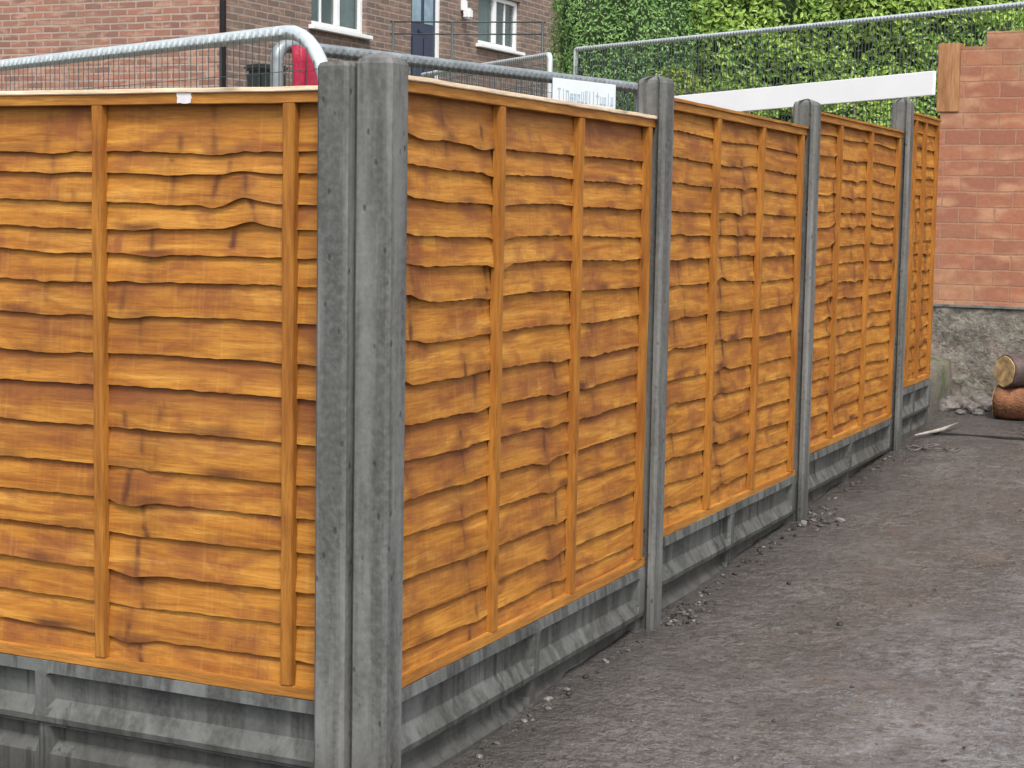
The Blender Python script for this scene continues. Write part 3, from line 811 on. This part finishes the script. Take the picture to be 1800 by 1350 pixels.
# timber post against the wall end
bm = box(bmesh.new(), -.228, -.087, 7.69, 7.86, 2.202, 2.642, bev=.006)
bmesh.ops.subdivide_edges(bm, edges=[e for e in bm.edges if e.calc_length() > .5], cuts=12)
for v in bm.verts: v.co.x += .005*noise.noise((0, 0, v.co.z*2))
o = obj('timber_post', bm, POSTW); tag(o, 'orange-brown timber post standing at the left end of the brick wall', 'post')

# ------------------------------------------------------------------ hedge and bush
def leaf_mat(name, lo, hi, tr=.25, rough=.38):
    m, nt, b = mat(name); g = N(nt)
    a = g.attr('rnd').outputs['Fac']; p = g.pos(); big = g.noise(p, 1.6, 3)
    f = g.math('ADD', g.math('MULTIPLY', a, .65), g.math('MULTIPLY', g.rng(big, .35, .65), .35), True)
    g.l(g.ramp(f, (.1, lo), (.9, hi)), b.inputs['Base Color'])
    b.inputs['Roughness'].default_value = rough; b.inputs['Specular IOR Level'].default_value = .45
    t = g.n('ShaderNodeBsdfTranslucent'); g.l(g.ramp(f, (.1, tuple(x*1.2 for x in lo)), (.9, tuple(x*1.1 for x in hi))), t.inputs[0])
    ms = g.n('ShaderNodeMixShader'); ms.inputs[0].default_value = tr
    g.l(b.outputs[0], ms.inputs[1]); g.l(t.outputs[0], ms.inputs[2]); g.l(ms.outputs[0], nt.nodes['Material Output'].inputs[0])
    return m
LAUREL = leaf_mat('laurel_leaf', (.08, .18, .03), (.42, .58, .12))
BUSHM = leaf_mat('bush_leaf', (.14, .28, .08), (.30, .48, .15))
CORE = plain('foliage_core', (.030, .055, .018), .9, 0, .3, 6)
BARK = plain('bark', (.10, .075, .05), .9, 0, .3, 12, .01)
def leaves(pts, size, rnd, aspect=.42):
    V = []; F = []; A = []
    for (p, nrm) in pts:
        s = size*rnd.uniform(.6, 1.25)
        n = (nrm+Vector((rnd.gauss(0, .55), rnd.gauss(0, .55), rnd.gauss(.35, .5)))).normalized()
        t = n.cross(Vector((rnd.gauss(0, 1), rnd.gauss(0, 1), rnd.gauss(-.6, .8)))).normalized(); b2 = n.cross(t)
        w_ = s*aspect/2; i = len(V); cv = s*.12
        V += [p, p+t*s*.35+b2*w_+n*cv, p+t*s*.75+b2*w_*.8+n*cv*.6, p+t*s-n*cv*.6, p+t*s*.75-b2*w_*.8+n*cv*.6, p+t*s*.35-b2*w_+n*cv, p+t*s*.5]
        F += [(i, i+1, i+6), (i+1, i+2, i+6), (i+2, i+3, i+6), (i+3, i+4, i+6), (i+4, i+5, i+6), (i+5, i, i+6)]
        a = rnd.random(); A += [a]*7
    me = bpy.data.meshes.new('foliage'); me.from_pydata(V, [], F)
    at = me.attributes.new('rnd', 'FLOAT', 'POINT'); at.data.foreach_set('value', A)
    return me
rnd = random.Random(3)
# laurel hedge: face runs from HA to HB
HA, HB = Vector((-3.9, 12.55, 0)), Vector((3.2, 16.1, 0))
hd = (HB-HA).normalized(); hn = Vector((hd.y, -hd.x, 0)); HL = (HB-HA).length
hz0, hz1 = 2.0, 5.6
pts = []
for _ in range(64000):
    u = rnd.uniform(-.1, HL); z = hz0+(hz1-hz0)*rnd.random()**1.25
    lump = .22*noise.noise((u*1.3, z*1.5, 0))+.12*noise.noise((u*3.7, z*4, 2))
    if noise.noise((u*4.5, z*5.5, 7)) < -.28 and rnd.random() < .75: continue
    d = lump-abs(rnd.gauss(0, .10))
    pts.append((HA+hd*u+hn*d+Vector((0, 0, z)), hn))
for _ in range(6000):
    u = rnd.uniform(0, HL); d = rnd.uniform(-1.3, .1); pts.append((HA+hd*u+hn*d+Vector((0, 0, hz1+.2*noise.noise((u*2, d*2, 1))+rnd.gauss(0, .05))), Vector((0, 0, 1))))
hedge = thing('laurel_hedge', 'tall bright green laurel hedge behind the mesh fence at top right', 'hedge', (0, 0, 0))
obj('foliage', leaves(pts, .070, rnd), LAUREL, hedge)
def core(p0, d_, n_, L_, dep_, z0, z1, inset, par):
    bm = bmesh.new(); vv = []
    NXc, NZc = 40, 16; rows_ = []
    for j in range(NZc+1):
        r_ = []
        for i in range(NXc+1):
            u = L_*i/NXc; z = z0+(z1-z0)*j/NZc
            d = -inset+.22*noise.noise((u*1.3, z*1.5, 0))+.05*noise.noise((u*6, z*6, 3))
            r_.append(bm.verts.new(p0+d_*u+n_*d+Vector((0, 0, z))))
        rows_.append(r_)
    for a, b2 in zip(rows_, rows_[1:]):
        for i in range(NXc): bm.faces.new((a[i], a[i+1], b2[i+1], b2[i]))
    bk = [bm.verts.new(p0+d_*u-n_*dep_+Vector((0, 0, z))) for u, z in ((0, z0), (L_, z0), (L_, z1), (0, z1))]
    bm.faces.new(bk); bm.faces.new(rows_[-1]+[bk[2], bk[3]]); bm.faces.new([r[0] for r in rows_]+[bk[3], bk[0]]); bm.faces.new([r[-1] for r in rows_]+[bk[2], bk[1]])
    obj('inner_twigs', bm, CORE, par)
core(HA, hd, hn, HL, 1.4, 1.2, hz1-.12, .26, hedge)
bm = bmesh.new()
for i in range(14):
    u = .3+i*.55; p = HA+hd*u+hn*(.0); tube(bm, [p+Vector((0, 0, 1.2)), p+hn*.06+Vector((.03, 0, 2.0)), p+Vector((rnd.uniform(-.2, .2), 0, 2.7))], [.03, .024, .012], 6)
obj('stems', bm, BARK, hedge)
# darker bush at the left end of the hedge
bush = thing('dark_bush', 'dark green fine-leaved bush between the house wall and the bright hedge', 'bush', (0, 0, 0))
bc = Vector((-4.28, 12.55, 3.4)); pts = []
def bs(dv):
    return 1+.18*noise.noise(dv*2.2)+.10*noise.noise(dv*5)
for _ in range(28000):
    dv = Vector((rnd.gauss(0, 1), rnd.gauss(0, 1), rnd.gauss(0, 1))).normalized()
    if dv.y > .55: continue
    r_ = bs(dv)*(1-abs(rnd.gauss(0, .06)))
    pts.append((bc+Vector((dv.x*.72, dv.y*.72, dv.z*1.75))*r_, dv))
obj('foliage', leaves(pts, .042, rnd, .4), BUSHM, bush)
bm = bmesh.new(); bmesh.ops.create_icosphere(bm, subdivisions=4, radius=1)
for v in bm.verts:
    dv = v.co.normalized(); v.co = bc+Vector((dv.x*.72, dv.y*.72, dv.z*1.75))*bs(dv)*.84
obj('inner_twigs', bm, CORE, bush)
bm = tube(bmesh.new(), [(-4.28, 12.55, 1.4), (-4.26, 12.55, 2.6)], [.07, .04], 8); obj('stems', bm, BARK, bush)
# low yellow-green shrub under the bush
sh = thing('low_shrub', 'small yellow-green shrub low in front of the dark bush, left of the far post tops', 'shrub', (0, 0, 0))
pts = []; c0 = Vector((-3.55, 11.95, 2.60))
for _ in range(1500):
    dv = Vector((rnd.gauss(0, 1), rnd.gauss(0, 1), rnd.gauss(0, 1))).normalized()
    pts.append((c0+Vector((dv.x*.34, dv.y*.2, dv.z*.32))*rnd.uniform(.6, 1), dv))
YEL = leaf_mat('shrub_leaf', (.12, .18, .03), (.34, .40, .07))
obj('foliage', leaves(pts, .055, rnd), YEL, sh)
bm = bmesh.new()
for k in range(6): tube(bm, [(-3.55+.02*k, 11.95, 1.9), (-3.75+.08*k, 11.95, 2.65)], [.012, .006], 5)
obj('stems', bm, BARK, sh)

# ------------------------------------------------------------------ loose things on the ground
def gz(x, y): return ground_h(x, y)[0]
def rock_bm(rx, ry, rz_, seed, sub=2):
    bm = bmesh.new(); bmesh.ops.create_icosphere(bm, subdivisions=sub, radius=1)
    for v in bm.verts:
        k = 1+.28*noise.noise(v.co*1.4+Vector((seed*3.1, 0, 0)))+.1*noise.noise(v.co*4+Vector((0, seed, 0)))
        v.co = Vector((v.co.x*rx*k, v.co.y*ry*k, v.co.z*rz_*k))
    return bm
# chips along the fence foot (one label, nothing tells them apart)
protos = [rock_bm(.012, .009, .006, s, 1) for s in range(8)]
pm = []
for k, bm in enumerate(protos):
    me = bpy.data.meshes.new('stone_chip'); bm.to_mesh(me); bm.free(); me.materials.append([STONE, PALE, BLACKST, STONED, BLACKST, STONED, BLACKST, STONED][k]); pm.append(me)
def chips(n, fx, label, group, r_):
    for _ in range(n):
        x, y, s = fx(r_); k = r_.randrange(8)
        o = bpy.data.objects.new('stone_chip', pm[k]); C.objects.link(o)
        o.location = (x, y, gz(x, y)+.003*s); o.rotation_euler = (r_.uniform(-.4, .4), r_.uniform(-.4, .4), r_.uniform(0, 6)); o.scale = (s, s, s)
        tag(o, label, 'stone chip', group)
rr = random.Random(12)
chips(46, lambda r: (.05+abs(r.gauss(0, .05)), 1.9+abs(r.gauss(0, .22)), r.uniform(.5, 1.3)), 'small stone chip in the scatter at the foot of the second concrete post', 'chips by the second post', rr)
chips(34, lambda r: (.05+abs(r.gauss(0, .07)), 3.75+r.gauss(.08, .14), r.uniform(.5, 1.5)), 'small stone chip in the scatter at the foot of the third concrete post', 'chips by the third post', rr)
chips(130, lambda r: (.025+abs(r.gauss(0, .03)), r.uniform(.1, 5.6), r.uniform(.4, 1.2)), 'small stone chip in the line along the foot of the gravel boards', 'chips along the gravel boards', rr)
chips(70, lambda r: (r.uniform(.15, 1.5), r.uniform(.5, 6.5), r.uniform(.25, .75)), 'small stone chip lying loose on the open wet ground', 'chips on the open ground', rr)
# two pale fragments by the third post
for k, (x, y, sx, sy, a) in enumerate(((.20, 3.80, .026, .012, .3), (.060, 3.70, .020, .010, 1.0))):
    o = obj('pale_fragment', rock_bm(sx, sy, .012, 30+k, 2), PALE, smooth=False); o.location = (x, y, gz(x, y)+.008); o.rotation_euler = (.1, .1, a)
    tag(o, ('larger pale stone fragment on the ground right of the third concrete post', 'smaller pale stone fragment touching the foot of the third concrete post')[k], 'stone')
# splinter of pale wood by the far post
bm = tube(bmesh.new(), [(0, 0, .0), (.10, .25, .012), (.15, .50, .03)], [.006, .012, .006], 6)
o = obj('wood_splinter', bm, STICK); o.location = (.035, 6.15, gz(.04, 6.2)+.02); tag(o, 'pale stick lying on the ground past the farthest concrete post', 'stick')
# curls of strapping
bm = bmesh.new()
for k, (cx, cy, r0, ph) in enumerate(((.07, .0, .045, 0), (.17, .06, .060, 1.5), (.26, .02, .035, 3.0))):
    pts = [(cx+r0*(1+.25*math.sin(t*.7))*math.cos(t+ph), cy+r0*1.6*math.sin(t+ph), .012+.006*math.sin(t*2.3)+.002*k) for t in [i*.35 for i in range(26)]]
    tube(bm, pts, .0035, 5)
o = obj('strapping_coil', bm, STONE); o.location = (.05, 5.78, gz(.15, 5.78)); tag(o, 'loose curls of pale plastic strapping at the foot of the farthest concrete post', 'strapping')
# dark stones on the yard
for k, (x, y, s, lb) in enumerate(((.617, 2.15, .012, 'small black stone alone on the open ground, farther right'), (.30, 2.62, .010, 'tiny black stone nearer the fence on the open ground'))):
    o = obj('black_stone', rock_bm(s, s, s*.8, 50+k, 2), BLACKST); o.location = (x, y, gz(x, y)+.004); tag(o, lb, 'stone')
# rubble heap before the plinth
RBL = ['leftmost lump', 'small lump at the front left', 'middle lump at the front', 'lump right of the middle', 'lump behind the left one', 'back left lump', 'biggest lump at the back', 'rightmost lump beside the logs', 'smallest stray lump in front', 'small stray lump at the front right']
RB = [(-.02, 7.30, .07), (.08, 7.42, .055), (.15, 7.30, .06), (.22, 7.45, .07), (.05, 7.55, .05), (-.03, 7.52, .06), (.16, 7.56, .075), (.28, 7.56, .06), (.10, 7.18, .03), (.21, 7.20, .035)]
for k, (x, y, s) in enumerate(RB):
    o = obj('rubble_stone', rock_bm(s*1.2, s, s*.75, 70+k, 3), STONE); o.location = (x, y, gz(x, y)+s*.35); o.rotation_euler = (0, 0, k)
    tag(o, RBL[k]+' of the grey-brown rubble heap at the wall foot', 'rubble', 'rubble heap at the wall foot')
# narrow dark drain strip
bm = box(bmesh.new(), .0, 3.0, -.02, .02, 0, .014, bev=.003)
bmesh.ops.subdivide_edges(bm, edges=[e for e in bm.edges if e.calc_length() > .5], cuts=24)
for v in bm.verts: v.co.y += .012*noise.noise((v.co.x*2, 0, 0)); v.co.z += .003*noise.noise((v.co.x*6, 0, 0))
o = obj('batten_offcut', bm, BLACKST); o.location = (.07, 6.40, gz(.5, 6.4)+.0); tag(o, 'long thin dark strip lying across the yard in front of the logs', 'strip')
# stack of sawn logs at the right edge
LOGB = plain('log_bark', (.085, .060, .055), .8, 0, .5, 14, .02)
LOGR = plain('red_brown_log_bark', (.17, .070, .030), .8, 0, .6, 12, .02)
LOGE = plain('sawn_log_end', (.44, .29, .13), .75, 0, .55, 22, .006)
def log(c, r_, L, ang, bark, seed, label):
    o_ = thing('log', label, 'log', c, ang, 'sawn logs stacked at the right edge')
    bm = bmesh.new(); S = 26; rings = []
    for j in range(15):
        x = L*j/14; ring = []
        for k in range(S):
            t = k*2*math.pi/S
            q_ = r_*(1+.10*noise.noise((math.cos(t)*1.2+seed, math.sin(t)*1.2, x*2))+.04*noise.noise((math.cos(t)*5, math.sin(t)*5+seed, x*12)))
            ring.append(bm.verts.new((x+(0 if 0 < j < 14 else .004*noise.noise((t, seed, j))), q_*math.cos(t), q_*math.sin(t))))
        rings.append(ring)
    for a_, b2 in zip(rings, rings[1:]):
        for k in range(S): bm.faces.new((a_[k], a_[(k+1) % S], b2[(k+1) % S], b2[k])).smooth = True
    e0 = [v.co.copy() for v in rings[0]]; e1 = [v.co.copy() for v in rings[-1]]
    bm.faces.new(rings[0]); bm.faces.new(rings[-1][::-1])
    bmesh.ops.recalc_face_normals(bm, faces=bm.faces); obj('bark', bm, bark, o_)
    for e, sgn in ((e0, -1), (e1, 1)):
        bm = bmesh.new(); ring0 = [bm.verts.new((v.x-sgn*.002, v.y*.93, v.z*.93)) for v in e]; ring1 = [bm.verts.new((v.x+sgn*.006, v.y*.92, v.z*.92)) for v in e]
        for k in range(S): bm.faces.new((ring0[k], ring0[(k+1) % S], ring1[(k+1) % S], ring1[k]))
        bm.faces.new(ring1); bmesh.ops.recalc_face_normals(bm, faces=bm.faces); obj('sawn_end', bm, LOGE, o_)
    return o_
lz = gz(.5, 7.2)
log((.325, 7.14, lz+.095), .10, .62, R(-6), LOGR, 3, 'red-brown sawn log at the bottom of the stack, resting on the ground')
log((.375, 7.07, lz+.292), .100, .50, R(48), LOGB, 8, 'grey-mauve sawn log on top of the stack, its cream cut end facing the yard')
log((.40, 7.38, lz+.10), .10, .60, R(4), LOGR, 13, 'sawn log on the ground behind the others, close to the wall plinth')
